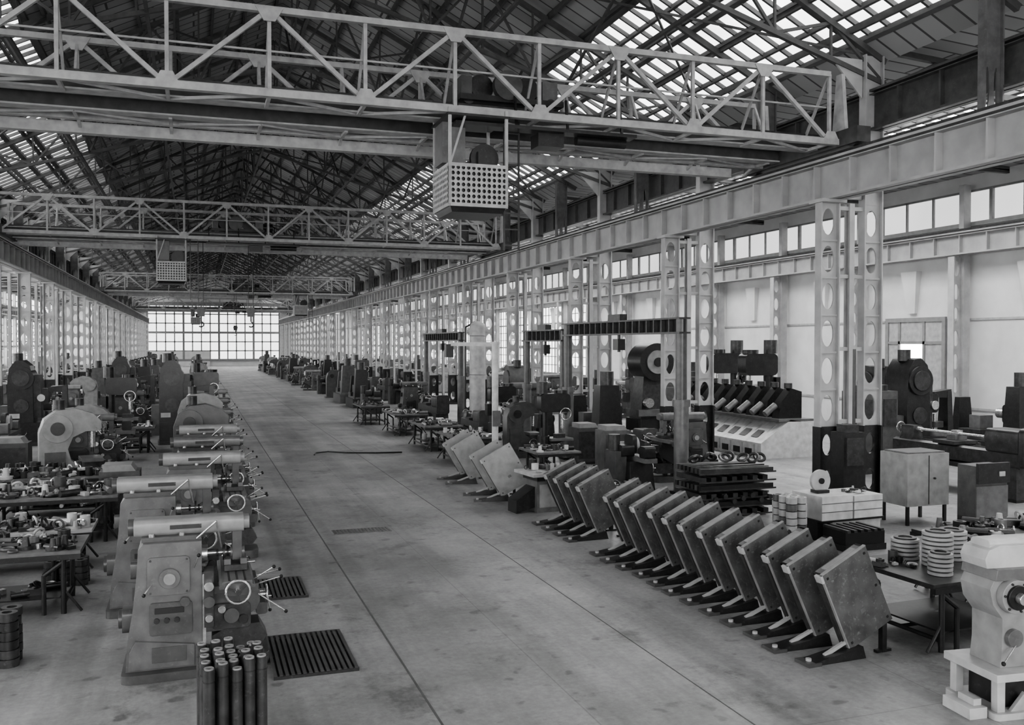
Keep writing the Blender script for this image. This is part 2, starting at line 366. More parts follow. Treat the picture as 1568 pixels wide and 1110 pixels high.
# ---------------------------------------------------------------- overhead cranes
def crane(y0,cabx,trx,hooks,gap=2.6,cab=True):
    root=empty('overhead_travelling_crane',(0,y0,0)); b=B()
    nodes=[12.0-1.55*k for k in range(13)]; zl,zh=7.34,8.68
    for j,y in enumerate((0,gap)):
        mc='truss'
        b.beam((12.3,y,zl),(-6.8,y,zl),.14,.12,mc); b.beam((12.0,y,zh),(-6.6,y,zh),.11,.1,mc)
        for i,x in enumerate(nodes):
            b.beam((x,y,zl),(x,y,zh),.06,.06,mc)
            if i<12:
                xn=nodes[i+1]
                if i%2==0: b.beam((x,y,zl),(xn,y,zh),.07,.07,mc)
                else: b.beam((x,y,zh),(xn,y,zl),.07,.07,mc)
            g=.15
            b.prism([(x-g*1.5,zh+.03),(x+g*1.5,zh+.03),(x+g*.6,zh-.2),(x-g*.6,zh-.2)] if i%2 else [(x-g*1.5,zl-.05),(x+g*1.5,zl-.05),(x+g*.6,zl+.2),(x-g*.6,zl+.2)],'y',y-.075,y-.055,mc)
    for y in (.75,gap-.55):
        b.bx(-6.8,12.3,y-.1,y+.1,7.34,7.56,'trussd'); b.bx(-6.8,12.3,y-.15,y+.15,7.56,7.59,'truss'); b.bx(-6.8,12.3,y-.15,y+.15,7.31,7.34,'truss'); b.bx(-6.8,12.3,y-.03,y+.03,7.59,7.66,'iron')
    b.bx(-6.8,11.6,gap+.3,gap+.42,7.13,7.31,'truss'); b.bx(-6.8,11.6,gap+.3,gap+.5,7.11,7.13,'truss')
    for i in range(12):
        x,xn=nodes[i],nodes[i+1]
        for (ya,yb) in ((0,.75),(gap-.55,gap)):
            p,q=((x,ya,zl-.03),(xn,yb,zl-.03)) if i%2 else ((x,yb,zl-.03),(xn,ya,zl-.03))
            b.beam(p,q,.05,.05,'truss'); b.beam((x,ya,zl-.03),(x,yb,zl-.03),.06,.06,'truss')
            b.beam((x,ya,zh if ya in (0,gap) else 7.6),(x,yb,zh if yb in (0,gap) else 7.6),.045,.045,'truss')
        b.beam((x,gap,zl),(x,gap+.36,7.2),.05,.05,'truss')
    b.bx(-6.6,12.0,gap-.5,gap-.1,7.42,7.45,'grey')
    b.beam((-6.6,.1,8.05),(12,.1,8.05),.03,.03,'truss')
    b.obj('bridge',parent=root)
    e=B()
    for x in (12.35,-6.65):
        e.bx(x-.16,x+.16,-.6,gap+.7,7.25,7.56,'trussd')
        for y in (-.35,gap+.4): e.cyl((x-.08,y,7.38),(x+.08,y,7.38),.175,m='iron')
        for y in (0,gap): e.prism([(y-.2,7.5),(y+.2,7.5),(y+.08,8.7),(y-.08,8.7)],'x',x-.12,x-.04,'truss')
    e.obj('end_truck',parent=root)
    t=B(); x=trx; ya,yb=.75,gap-.55
    t.bx(x-1.0,x+1.0,ya-.2,yb+.2,7.7,7.8,'dark')
    for xx in (x-.8,x+.8):
        for y in (ya,yb): t.cyl((xx,y-.06,7.76),(xx,y+.06,7.76),.11,m='iron')
    t.cyl((x-.5,ya+.1,8.03),(x-.5,yb-.1,8.03),.22,m='iron'); t.cyl((x+.35,ya,8.03),(x+.35,yb-.3,8.03),.22,m='dark')
    for i in range(8): t.tor((x-.5,ya+.15+i*.13,8.03),(0,1,0),.22,.02,'mgrey',16,4)
    t.bx(x+.65,x+.95,ya,ya+.5,7.8,8.2,'mgrey'); t.cyl((x+.7,yb-.1,8.05),(x+1.4,yb-.1,8.05),.17,m='dark')
    t.bx(x-.95,x-.75,ya-.1,yb,7.8,8.15,'grey'); t.cyl((x-.1,ya-.25,8.0),(x-.1,ya-.1,8.0),.27,m='grey',n=20)
    t.bx(x-1.2,x+2.3,ya-.62,ya-.3,7.14,7.2,'dark')
    for xx in (x-1.1,x,x+1,x+2.1): t.beam((xx,ya-.4,7.2),(xx,ya-.3,7.8),.04,.04,'dark')
    t.cyl((x+1.2,.45,7.08),(x+2.2,.45,7.08),.09,m='dark'); t.bx(x+.4,x+.9,.3,.7,6.9,7.14,'dark')
    t.obj('hoist_trolley',parent=root)
    for hx in hooks:
        h=B(); ym=(ya+yb)/2
        for d in (-.09,.09): h.cyl((hx+d,ym,7.9),(hx+d,ym,4.75),.014,m='dark',n=6)
        h.bx(hx-.14,hx+.14,ym-.09,ym+.09,4.4,4.78,'dark'); h.cyl((hx,ym-.1,4.62),(hx,ym+.1,4.62),.17,m='iron')
        h.cyl((hx,ym,4.4),(hx,ym,4.2),.03,m='dark',n=8)
        pts=[(hx+.1*math.cos(a),ym,4.08+.1*math.sin(a)) for a in [math.pi/2-.5*i for i in range(9)]]
        for i in range(8): h.cyl(pts[i],pts[i+1],.028,m='dark',n=6)
        h.obj('crane_hook',parent=root)
    if cab:
        c=B(); x0,x1=cabx-.51,cabx+.51; ya,yb=-.1,.95
        zb,zt=5.70,6.38
        c.tp((x0+.05,x1-.05,ya+.05,yb-.05),zb-.12,(x0,x1,ya,yb),zb,'dark')
        for (px,py) in ((x0,ya),(x1,ya),(x0,yb),(x1,yb)): c.beam((px,py,zb),(px,py,7.36),.05,.05,'truss')
        nu,nv=11,7; cw=(x1-x0)/nu; ch=(zt-zb)/nv
        # diamond perforations
        c.perf(nu,nv,cw,ch,cw*.36,ch*.36,.01,lambda u,v,s:(x0+u,ya-.03+s,zb+v),'light',k=2)
        c.perf(nu,nv,cw,ch,cw*.36,ch*.36,.01,lambda u,v,s:(x0+u,yb+.03+s,zb+v),'light',k=2)
        nw=11; cw2=(yb-ya)/nw
        for xx in (x0-.03,x1+.03): c.perf(nw,nv,cw2,ch,cw2*.36,ch*.36,.01,lambda u,v,s:(xx+s,ya+u,zb+v),'light',k=2)
        for (a0,a1,b0,b1) in ((x0+.03,x1-.03,ya+.02,ya+.03),(x0+.03,x1-.03,yb-.03,yb-.02),(x0+.02,x0+.03,ya+.03,yb-.03),(x1-.03,x1-.02,ya+.03,yb-.03)): c.bx(a0,a1,b0,b1,zb,zt-.03,'black')
        for z in (zb,zt):
            for (p,q) in (((x0,ya),(x1,ya)),((x1,ya),(x1,yb)),((x1,yb),(x0,yb)),((x0,yb),(x0,ya))): c.beam((p[0],p[1],z),(q[0],q[1],z),.06,.06,'light')
        c.bx(x0,x0+.42,ya+.5,yb,6.5,7.3,'mgrey')
        c.bx(x0+.6,x1-.1,ya+.3,yb-.2,zb,6.7,'dark'); c.cyl((x0+.75,ya+.4,6.6),(x0+.75,ya+.5,6.6),.26,m='dark',n=20)
        c.bx(x0-.05,x1+.05,ya-.05,yb+.05,7.22,7.26,'dark')
        for yy in (ya,yb): c.beam((x0,yy,zt),(x0+.28,yy,7.26),.035,.035,'truss')
        lx=x1+.30
        for d in (-.14,.14): c.beam((lx+d,.5,5.0),(lx+d,.5,7.35),.03,.03,'dark')
        for i in range(8): c.beam((lx-.14,.5,5.1+i*.29),(lx+.14,.5,5.1+i*.29),.025,.025,'dark')
        c.beam((x1,.5,zt),(lx-.14,.5,zt),.03,.03,'dark')
        c.obj('operator_cab',parent=root)
crane(15.3,4.64,5.5,[])
crane(36.8,-.85,1.6,[.2,2.1])
crane(75,8.0,3.5,[3.0]); crane(112,0,4,[])

# ---------------------------------------------------------------- parts piles
def pile(b,x0,x1,y0,y1,z,n,seed,smax=.11):
    r=random.Random(seed)
    for i in range(n):
        x=r.uniform(x0,x1);y=r.uniform(y0,y1);m=r.choice(['iron','steel','light','mgrey','dark','grey','iron','dark','white','dark']);s=r.uniform(.03,smax);k=r.random()
        if k<.25: b.cyl((x,y,z),(x,y,z+s*r.uniform(.5,2)),s*.8,m=m,n=12,ri=s*.4)
        elif k<.45:
            a=r.uniform(0,3.14);d=s*1.6; b.cyl((x-d*math.cos(a),y-d*math.sin(a),z+s*.5),(x+d*math.cos(a),y+d*math.sin(a),z+s*.5),s*.5,m=m,n=10)
        elif k<.6: b.tor((x,y,z+s*.25),(0,0,1),s*.9,s*.25,m,14,5)
        elif k<.75:
            b.cyl((x,y,z),(x,y,z+s*.4),s,m=m,n=12); b.cyl((x,y,z+s*.4),(x,y,z+s*1.6),s*.5,s*.35,m=m,n=10)
        elif k<.9:
            a=r.uniform(0,3.14); b.beam((x-s*math.cos(a),y-s*math.sin(a),z+s*.4),(x+s*math.cos(a),y+s*math.sin(a),z+s*.4),s,s*.8,m)
        else:
            b.tor((x,y,z+s),(r.uniform(-1,1),r.uniform(-1,1),.2),s*.8,s*.2,m,14,5)
def bench(name,loc,lx,ly,rot=0,h=.78,n=45,seed=1,top='wood',parts='machined_parts_pile',smax=.11):
    b=B(); x,y=lx/2,ly/2
    b.bx(-x,x,-y,y,h-.05,h,top); b.beam((-x,-y,h-.07),(x,-y,h-.07),.05,.06,'dark'); b.beam((-x,y,h-.07),(x,y,h-.07),.05,.06,'dark')
    for sx in (-x+.2,x-.2):
        for sy in (-y+.08,y-.08):
            b.cyl((sx,sy,0),(sx,sy,h-.05),.032,m='dark',n=10)
            d=1 if sx<0 else -1
            b.cyl((sx+d*.22,sy,0),(sx+d*.22,sy,h-.3),.028,m='dark',n=8); b.cyl((sx,sy,h-.14),(sx+d*.22,sy,h-.3),.028,m='dark',n=8)
            b.cyl((sx-d*.2,sy,.02),(sx,sy,.3),.018,m='dark',n=8)
        b.cyl((sx,-y+.08,.12),(sx,y-.08,.12),.025,m='dark',n=8)
    b.cyl((-x+.2,0,.12),(x-.2,0,.12),.022,m='dark',n=8)
    b.bx(-x+.25,x-.25,-y+.12,y-.12,.18,.2,'dark')
    if n: pile(b,-x+.35,x-.35,-y+.15,y-.15,.2,max(6,n//5),seed+500,smax)
    b.obj(name,loc,rot)
    if n:
        p=B(); pile(p,-x+.1,x-.1,-y+.1,y-.1,0,n,seed,smax); p.obj(parts,(loc[0],loc[1],h+.002),rot)

# ---------------------------------------------------------------- machine meshes
def rrect(x0,x1,z0,z1,r,n=4):
    pts=[]
    for (cx,cz,a) in ((x1-r,z0+r,-90),(x1-r,z1-r,0),(x0+r,z1-r,90),(x0+r,z0+r,180)):
        for i in range(n+1): t=math.radians(a+90*i/n); pts.append((cx+r*math.cos(t),cz+r*math.sin(t)))
    return pts
def mill_mesh(hi='mgrey',hi2='grey',arm='pale'):
    b=B(); g=hi; d=hi2
    b.prism(rrect(-.5,.42,-.42,.42,.08),'z',0,.09,'grey'); b.prism(rrect(.3,1.0,-.26,.26,.12),'z',0,.13,'grey')
    body=[(-.46,.09),(.30,.09),(.30,1.42),(-.28,1.42),(-.33,1.36),(-.34,1.18),(-.355,1.0),(-.39,.7),(-.44,.4)]
    b.prism(body,'y',-.3,.3,g)
    b.prism([(-.43,.12),(.22,.12),(.22,.34),(-.36,.42),(-.42,.3)],'y',-.345,.345,g)
    for s in (-1,1):
        y0,y1=(-.34,-.29) if s<0 else (.29,.34)
        b.prism(rrect(-.24,.18,.88,1.28,.05),'y',y0,y1,g); b.prism(rrect(-.22,.2,.46,.8,.03),'y',y0,y1,d)
        b.cyl((0-.02,s*.33,1.06),(-.02,s*.39,1.06),.105,m=g,n=28); b.cyl((-.02,s*.39,1.06),(-.02,s*.41,1.06),.06,m='pale',n=20)
        b.cyl((.13,s*.33,.8),(.13,s*.37,.8),.05,m=d,n=18)
        for i in range(3): b.cyl((-.15+.1*i,s*.34,.62),(-.15+.1*i,s*.375,.62),.028,m='dark',n=12)
        b.bx(-.17,.12,min(s*.34,s*.352),max(s*.34,s*.352),.69,.75,'black')
        b.bx(-.2,.14,min(s*.345,s*.355),max(s*.345,s*.355),.18,.34,d)
        b.lever((.22,s*.34,1.15),(.27,s*.45,1.3)); b.lever((-.2,s*.34,1.0),(-.27,s*.44,.92))
        for (bx_,bz_) in ((-.21,.91),(.15,.91),(-.21,1.25),(.15,1.25)): b.cyl((bx_,s*.34,bz_),(bx_,s*.348,bz_),.012,m='iron',n=8)
    b.bx(-.3,.3,-.22,.22,1.42,1.47,d)
    b.prism(rrect(-.14,.14,1.46,1.64,.05),'x',-.38,.74,arm)
    b.prism(rrect(-.11,.11,1.48,1.62,.05),'x',.74,.8,arm)
    b.bx(-.02,.3,-.143,-.139,1.53,1.575,'dark')
    b.cyl((-.44,0,1.55),(-.38,0,1.55),.09,m='grey',n=18)
    for x in (-.2,.1): b.cyl((x,-.17,1.45),(x,-.17,1.5),.03,m='steel',n=10)
    b.cyl((.3,0,1.22),(.36,0,1.22),.1,m='steel',n=20); b.cyl((.36,0,1.22),(.74,0,1.22),.025,m='steel',n=12)
    for x,r in ((.45,.04),(.52,.085),(.56,.04)): b.cyl((x,0,1.22),(x+.025,0,1.22),r,m='iron',n=18)
    for x in (.62,): b.prism([(-.1,1.47),(.1,1.47),(.06,1.14),(-.06,1.14)],'x',x,x+.1,'mgrey')
    b.cyl((.6,0,1.22),(.75,0,1.22),.065,m='mgrey',n=16)
    for y in (-.2,.2): b.bx(.3,.34,y-.05,y+.05,.3,1.05,'steel')
    b.prism([(.33,.42),(.5,.42),(.86,.62),(.9,.7),(.9,.84),(.33,.84)],'y',-.23,.23,d)
    b.prism(rrect(.4,.8,.45,.72,.05),'y',-.29,-.23,'iron')
    b.cyl((.6,-.29,.6),(.6,-.34,.6),.08,m='grey',n=18)
    b.cyl((.5,-.29,.68),(.5,-.36,.68),.04,m='steel',n=12); b.cyl((.72,-.29,.55),(.72,-.33,.55),.05,m='dark',n=14)
    b.cyl((.62,0,.13),(.62,0,.5),.055,m='iron',n=14)
    b.prism([(.4,.2),(.9,.2),(.98,.3),(.9,.45),(.6,.45),(.4,.35)],'y',-.16,.16,'iron')
    b.bx(.32,.42,-.34,-.1,.5,1.1,'iron'); b.cyl((.37,-.34,.95),(.37,-.42,.95),.05,m='steel',n=14)
    b.cyl((.37,-.34,.78),(.37,-.4,.78),.06,m='grey',n=16); b.cyl((.37,-.34,.6),(.37,-.38,.6),.04,m='steel',n=12)
    b.bx(.4,.88,-.3,.3,.84,.92,d)
    b.bx(.46,.84,-.26,.26,.92,.96,'iron')
    b.prism([(.47,.96),(.83,.96),(.83,.99),(.8,1.0),(.8,1.04),(.5,1.04),(.5,1.0),(.47,.99)],'y',-.62,.62,'mgrey')
    for x in (.57,.65,.73): b.bx(x-.01,x+.01,-.61,.61,1.035,1.046,'black')
    for s in (-1,1):
        b.prism(rrect(.52,.78,.9,1.03,.03),'y',min(s*.62,s*.68),max(s*.62,s*.68),'grey')
        b.wheel((.65,s*.76,.96),(0,s,0),.12); b.cyl((.65,s*.66,.96),(.65,s*.78,.96),.03,m='steel',n=12)
    b.bx(.53,.77,-.18,.12,1.046,1.11,'iron'); b.bx(.53,.6,-.16,.1,1.11,1.17,'mgrey'); b.bx(.7,.77,-.16,.1,1.11,1.17,'mgrey'); b.cyl((.77,-.03,1.1),(.86,-.03,1.1),.015,m='steel',n=8)
    b.wheel((.98,-.08,.74),(1,0,0),.1); b.cyl((.9,-.08,.74),(.98,-.08,.74),.03,m='steel'); b.cyl((.9,.12,.72),(1.0,.12,.72),.03,m='steel')
    b.lever((1.0,.12,.72),(1.03,.12,.5)); b.lever((.86,-.25,.9),(1.12,-.32,.98)); b.lever((.88,-.28,.8),(1.16,-.42,.62)); b.lever((.86,.2,.88),(1.15,.26,.92)); b.lever((.8,-.3,.95),(1.04,-.36,1.1))
    b.prism(rrect(.86,.98,.55,.68,.03),'y',-.2,.05,'iron')
    b.prism(rrect(-.14,.14,.45,.7,.06),'x',-.5,-.4,d); b.cyl((-.5,0,.58),(-.54,0,.58),.1,m='grey',n=18)
    b.prism(rrect(-.05,.05,1.0,1.18,.03),'x',-.42,-.34,d)
    b.cyl((.25,-.26,1.44),(.45,-.3,1.62),.012,m='steel',n=6); b.cyl((.45,-.3,1.62),(.5,-.12,1.3),.012,m='steel',n=6)
    return b.mesh('mill')
def lathe_mesh(g='grey',l=2.6):
    b=B(); h=l/2
    for x0,x1 in ((-h,-h+.75),(h-.55,h)):
        b.tp((x0,x1,-.28,.28),0,(x0+.04,x1-.04,-.24,.24),.62,g); b.bx(x0-.02,x1+.02,-.3,.3,0,.06,'dark')
    b.bx(-h+.7,h-.5,-.36,.36,.5,.58,'dark')
    b.prism([(-.2,.6),(.2,.6),(.2,.86),(.12,.9),(.06,.82),(-.06,.82),(-.12,.9),(-.2,.86)],'x',-h,h,g)
    b.prism(rrect(-.28,.26,.86,1.3,.07),'x',-h,-h+.72,g); b.bx(-h+.1,-h+.62,-.3,-.28,.95,1.22,'dark')
    for x in (.2,.38,.55): b.cyl((-h+x,-.3,1.12),(-h+x,-.34,1.12),.04,m='steel',n=12); b.lever((-h+x,-.34,1.12),(-h+x+.03,-.36,1.25))
    b.cyl((-h+.72,0,1.1),(-h+.84,0,1.1),.17,m='iron',n=24); b.cyl((-h+.84,0,1.1),(-h+.88,0,1.1),.13,m='steel',n=20)
    b.cyl((-h+.88,0,1.1),(h-.6,0,1.1),.03,m='steel',n=12)
    b.prism([(-.16,.88),(.16,.88),(.11,1.0),(.11,1.17),(-.11,1.17),(-.11,1.0)],'x',h-.5,h-.15,g); b.cyl((h-.62,0,1.1),(h-.05,0,1.1),.05,m='steel',n=14); b.wheel((h-.02,0,1.1),(1,0,0),.11)
    b.bx(-.15,.4,-.32,.28,.9,.97,'iron'); b.bx(-.15,.4,-.4,-.26,.56,.92,g); b.wheel((0,-.46,.74),(0,-1,0),.11); b.wheel((.28,-.44,.8),(0,-1,0),.07)
    b.bx(0,.22,-.2,.1,.97,1.08,'mgrey'); b.bx(.03,.19,-.12,.02,1.08,1.16,'steel')
    b.cyl((-h+.3,-.3,.7),(h-.1,-.3,.7),.016,m='steel',n=8); b.cyl((-h+.3,-.27,.78),(h-.1,-.27,.78),.02,m='steel',n=8)
    b.prism(rrect(-.25,.25,.62,1.35,.1),'x',-h-.12,-h,g)
    return b.mesh('lathe')
def hobber_mesh(g='dark'):
    b=B()
    b.prism(rrect(-.9,.9,-.5,.5,.08),'z',0,.12,'iron'); b.prism([(-.85,.12),(.85,.12),(.85,.6),(.3,.75),(-.85,.75)],'y',-.45,.45,g)
    b.prism([(-.85,.7),(-.1,.7),(-.12,2.3),(-.2,2.6),(-.4,2.78),(-.62,2.75),(-.8,2.5),(-.85,2.0)],'y',-.4,.4,g)
    b.cyl((-.45,-.46,2.2),(-.45,.46,2.2),.38,m=g,n=28); b.cyl((-.45,-.5,2.2),(-.45,-.46,2.2),.26,m='iron',n=24); b.cyl((-.45,-.43,1.3),(-.45,-.4,1.3),.22,m='iron',n=24)
    b.bx(-.12,.1,-.26,.26,.9,2.3,'iron'); b.prism(rrect(-.05,.32,1.35,1.85,.08),'y',-.24,.24,g); b.cyl((.12,-.35,1.55),(.12,.35,1.55),.12,m='steel',n=16)
    b.cyl((.42,0,.72),(.42,0,.86),.34,m='mgrey',n=28); b.cyl((.42,0,.86),(.42,0,1.3),.05,m='steel',n=12); b.cyl((.42,0,.95),(.42,0,1.1),.22,m='iron',n=24)
    b.tp((.68,.88,-.2,.2),.6,(.72,.86,-.14,.14),1.9,g); b.prism([(.3,1.75),(.86,1.7),(.86,1.95),(.3,1.88)],'y',-.13,.13,g)
    b.bx(-1.1,-.85,-.3,.3,.3,1.3,'grey'); b.wheel((.2,-.5,.5),(0,-1,0),.15); b.cyl((-.6,0,2.7),(-.6,0,3.0),.16,m='iron'); b.bx(-.8,-.5,-.42,-.4,.9,1.05,'light')
    return b.mesh('hobber')
def slotter_mesh(g='light'):
    b=B()
    b.prism(rrect(-.7,.8,-.4,.4,.06),'z',0,.1,'grey')
    c=[(-.6,.1),(.7,.1),(.7,.6),(.25,.66),(.02,.8),(-.05,1.05),(.05,1.3),(.3,1.42),(.6,1.42),(.62,1.62),(.45,1.8),(.1,1.92),(-.25,1.88),(-.5,1.7),(-.6,1.4)]
    b.prism(c,'y',-.24,.24,g); b.cyl((-.25,-.3,1.5),(-.25,.3,1.5),.3,m=g,n=28); b.cyl((-.25,-.36,1.5),(-.25,-.3,1.5),.14,m='dark',n=20)
    b.cyl((.45,0,1.42),(.45,0,1.05),.07,m='steel',n=16); b.cyl((.45,0,1.05),(.45,0,.95),.04,m='iron',n=12)
    b.cyl((.42,0,.62),(.42,0,.76),.3,m='iron',n=26); b.bx(.2,.64,-.34,.34,.76,.84,'mgrey')
    b.wheel((.3,-.4,.5),(0,-1,0),.14); b.bx(-.5,-.1,-.28,-.24,.3,1.0,'grey'); b.cyl((-.2,0,1.9),(-.2,0,2.1),.12,m='iron'); b.lever((.5,-.24,1.5),(.6,-.45,1.35)); b.bx(.55,.7,-.3,.3,.3,.5,'iron')
    return b.mesh('slotter')
def drill_mesh(g='grey'):
    b=B()
    b.prism(rrect(-.5,.6,-.38,.38,.08),'z',0,.14,'iron'); b.cyl((-.25,0,.14),(-.25,0,2.2),.13,m=g,n=20)
    b.prism(rrect(-.4,.55,1.65,2.2,.12),'y',-.18,.18,g); b.cyl((.35,0,1.65),(.35,0,1.15),.06,m='steel',n=14); b.cyl((.35,0,1.15),(.35,0,1.0),.03,.01,m='steel',n=10)
    b.bx(-.12,.6,-.28,.28,.8,.88,'mgrey'); b.prism([(-.12,.8),(.4,.8),(-.12,.55)],'y',-.06,.06,g); b.cyl((-.25,0,.6),(-.25,0,.95),.18,m=g,n=20)
    b.cyl((-.3,0,2.2),(-.3,0,2.55),.17,m='iron',n=18); b.cyl((.3,0,2.2),(.3,0,2.3),.2,m='dark',n=20); b.wheel((.35,-.26,1.6),(0,-1,0),.17); b.bx(-.5,-.38,-.15,.15,1.2,1.6,'dark')
    b.bx(.1,.4,-.12,.12,.88,1.0,'iron')
    return b.mesh('drill')
def grinder_mesh(g='mgrey'):
    b=B()
    b.tp((-.6,.6,-.35,.35),0,(-.5,.5,-.3,.3),.75,g); b.bx(-.95,.95,-.22,.12,.75,.86,'mgrey'); b.prism(rrect(-.35,.35,.86,1.15,.06),'y',.1,.45,g)
    b.cyl((0,.0,1.12),(0,-.12,1.12),.2,m='light',n=24); b.prism(rrect(-.25,.25,.9,1.38,.12),'y',-.02,.1,'dark'); b.cyl((-.4,-.05,1.0),(-.75,-.05,1.0),.1,m='iron'); b.prism(rrect(-.9,-.6,.86,1.15,.05),'y',-.2,.1,g); b.prism(rrect(.6,.85,.86,1.12,.05),'y',-.2,.1,g)
    b.wheel((-.25,-.4,.55),(0,-1,0),.14); b.wheel((.25,-.38,.6),(0,-1,0),.1); b.bx(-.3,.3,.3,.6,0,1.0,'grey'); b.cyl((0,.5,1.0),(0,.5,1.4),.15,m='iron')
    b.lever((.4,-.33,.6),(.45,-.45,.8))
    return b.mesh('grinder')
def boring_mesh(g='dark'):
    b=B()
    b.prism(rrect(-1.3,1.3,-.5,.5,.06),'z',0,.5,g); b.bx(-1.3,1.3,-.35,.35,.5,.6,'mgrey')
    b.tp((-1.25,-.65,-.4,.4),.5,(-1.15,-.7,-.3,.3),2.1,g); b.prism(rrect(-.95,-.2,1.0,1.55,.1),'y',-.5,-.1,g); b.cyl((-.2,-.3,1.28),(.1,-.3,1.28),.15,m='steel',n=20)
    b.bx(.1,.9,-.5,.4,.6,.8,'iron'); b.bx(.3,.7,-.3,.2,.8,1.2,'mgrey'); b.cyl((.5,-.31,1.0),(.5,-.2,1.0),.14,m='dark',n=20)
    b.tp((1.0,1.3,-.3,.3),.5,(1.05,1.25,-.2,.2),1.7,g); b.cyl((-.95,0,2.1),(-.95,0,2.5),.2,m='iron'); b.wheel((-.6,-.55,.8),(0,-1,0),.18); b.wheel((.4,-.55,.4),(0,-1,0),.14)
    b.bx(-1.1,-.8,-.42,-.4,1.7,1.95,'light')
    return b.mesh('boring')
MILL=mill_mesh(); MILL2=mill_mesh('grey','dark','mgrey'); LATHE=lathe_mesh('grey'); LATHE2=lathe_mesh('iron',3.2); HOB=hobber_mesh('dark'); HOB2=hobber_mesh('grey')
SLOT=slotter_mesh('pale'); SLOTD=slotter_mesh('grey'); DRILL=drill_mesh('grey'); DRILL2=drill_mesh('dark'); GRIND=grinder_mesh('mgrey'); GRIND2=grinder_mesh('dark'); BORE=boring_mesh('dark'); BORE2=boring_mesh('grey')
KIND={'mill':(MILL,'milling_machine'),'mill2':(MILL2,'milling_machine'),'lathe':(LATHE,'engine_lathe'),'lathe2':(LATHE2,'engine_lathe'),'hob':(HOB,'gear_hobbing_machine'),'hob2':(HOB2,'gear_hobbing_machine'),
 'slot':(SLOT,'slotting_machine'),'slotd':(SLOTD,'slotting_machine'),'drill':(DRILL,'pillar_drill'),'drill2':(DRILL2,'pillar_drill'),'grind':(GRIND,'cylindrical_grinder'),'grind2':(GRIND2,'cylindrical_grinder'),'bore':(BORE,'boring_machine'),'bore2':(BORE2,'boring_machine')}
def M(k,x,y,rz_=0,s=1): return put(KIND[k][0],KIND[k][1],(x,y,0),rz_,s,.008 if y<24 else 0)

M('mill',-.24,9.9,0,.94); M('mill',-.55,12.3); M('mill',-.1,14.8); M('mill2',0,17.3); M('mill',.05,19.8); M('slotd',.1,22.4); M('mill2',.1,24.8); M('slot',.1,27.4)
M('mill2',.2,29.8); M('hob',-.3,32.4); M('mill',.3,35.5); M('drill',.3,38)
bench('steel_workbench',(-2.35,12.75,0),2.0,1.0,seed=11,n=130,smax=.10)
bench('steel_workbench',(-2.7,17.2,0),2.9,1.3,seed=12,n=220,smax=.13)
bench('steel_workbench',(-2.55,15.0,0),2.2,.9,seed=13,n=110,h=.6,top='light')
bench('steel_workbench',(-2.5,19.6,0),2.2,1.1,seed=14,n=160,smax=.13)
bench('steel_workbench',(-5.0,16.0,0),1.2,2.2,seed=15,n=120)
bench('steel_workbench',(-4.9,13.0,0),1.6,1.0,seed=17,n=70)
M('slot',-2.6,21.8,.2); M('slotd',-4.9,21.6,0); M('grind2',-4.7,18.8,0); M('mill2',-2.6,23.9); M('slot',-2.7,26.2,0,.9); M('grind2',-2.6,28.2)
bench('steel_workbench',(-2.1,30.2,0),1.8,.9,seed=16,n=60); M('lathe',-4.8,24.6,1.57); M('hob',-4.9,33.5,0); M('grind',-5.0,28.6,1.57); M('hob',-2.6,43,0,1.0)
M('drill2',-2.4,32.6);M('mill2',-2.5,35.2);M('lathe2',-2.6,38.8,1.57);M('grind2',-5,38,1.57); M('bore',-9.6,17.5,1.57); M('mill2',-9.8,13.5)
rnd=random.Random(5)
kinds=['lathe','lathe2','grind','grind2','mill2','mill','drill','slotd','grind','bore','bore2','lathe','grind2','slot','lathe']
def fill(xs,y0,y1,step):
    for x in xs:
        y=y0+rnd.uniform(0,1)
        while y<y1:
            k=rnd.choice(kinds); r=rnd.choice([0,math.pi])
            if k.startswith('lathe') or k.startswith('bore') or k.startswith('grind'): r=math.pi/2
            M(k,x+rnd.uniform(-.1,.1),y,r,rnd.uniform(.88,1.02))
            y+=step+rnd.uniform(0,.9)
fill([.2],41,122,3.7); fill([-2.6],46.5,122,3.8); fill([-5.0],42,122,3.8); fill([-10,-13.5],21,122,4.6)
fill([8.1],43,122,3.9); fill([10.6],45,122,3.9); fill([15.8],31,122,4.4); fill([18.6,21.4],32,122,4.4)

def ringstack(name,loc,nx,ny,nz,R,h,m='iron',hole=.5,jit=.006):
    b=B(); r=random.Random(len(bpy.data.objects))
    for i in range(nx):
        for j in range(ny):
            for k in range(nz):
                x=(i-(nx-1)/2)*R*2.08+r.uniform(-jit,jit); y=(j-(ny-1)/2)*R*2.08+r.uniform(-jit,jit)
                mm=m if r.random()<.8 else ('mgrey' if m=='light' else 'iron')
                b.cyl((x,y,k*h),(x,y,k*h+h*.86),R,m=mm,n=18,ri=R*hole)
                if k<nz-1: b.cyl((x,y,k*h+h*.86),(x,y,(k+1)*h),R*.8,m='dark',n=14,ri=R*hole)
    b.obj(name,loc)
ringstack('stack_of_gear_blanks',(-2.05,10.6,0),3,2,6,.1,.095,'dark')
ringstack('stack_of_gear_blanks',(-1.7,13.85,0),3,2,4,.09,.09,'iron')
ringstack('stack_of_gear_blanks',(-3.85,14.1,0),3,2,5,.1,.1,'iron')
b=B(); r=random.Random(3)
for i in range(5):
    for j in range(6):
        x=(i-2)*.1+r.uniform(-.008,.008); y=(j-2.5)*.1+r.uniform(-.008,.008); h=.78+r.uniform(-.06,.04)
        b.cyl((x,y,0),(x,y,h),.044,m='iron',n=18,ri=.03); b.cyl((x,y,h),(x,y,h+.012),.036,m='pale',n=18,ri=.024); b.cyl((x,y,h-.1),(x,y,h-.09),.047,m='dark',n=18,ri=.04)
b.obj('bundle_of_steel_tubes',(.26,7.75,0),.1)
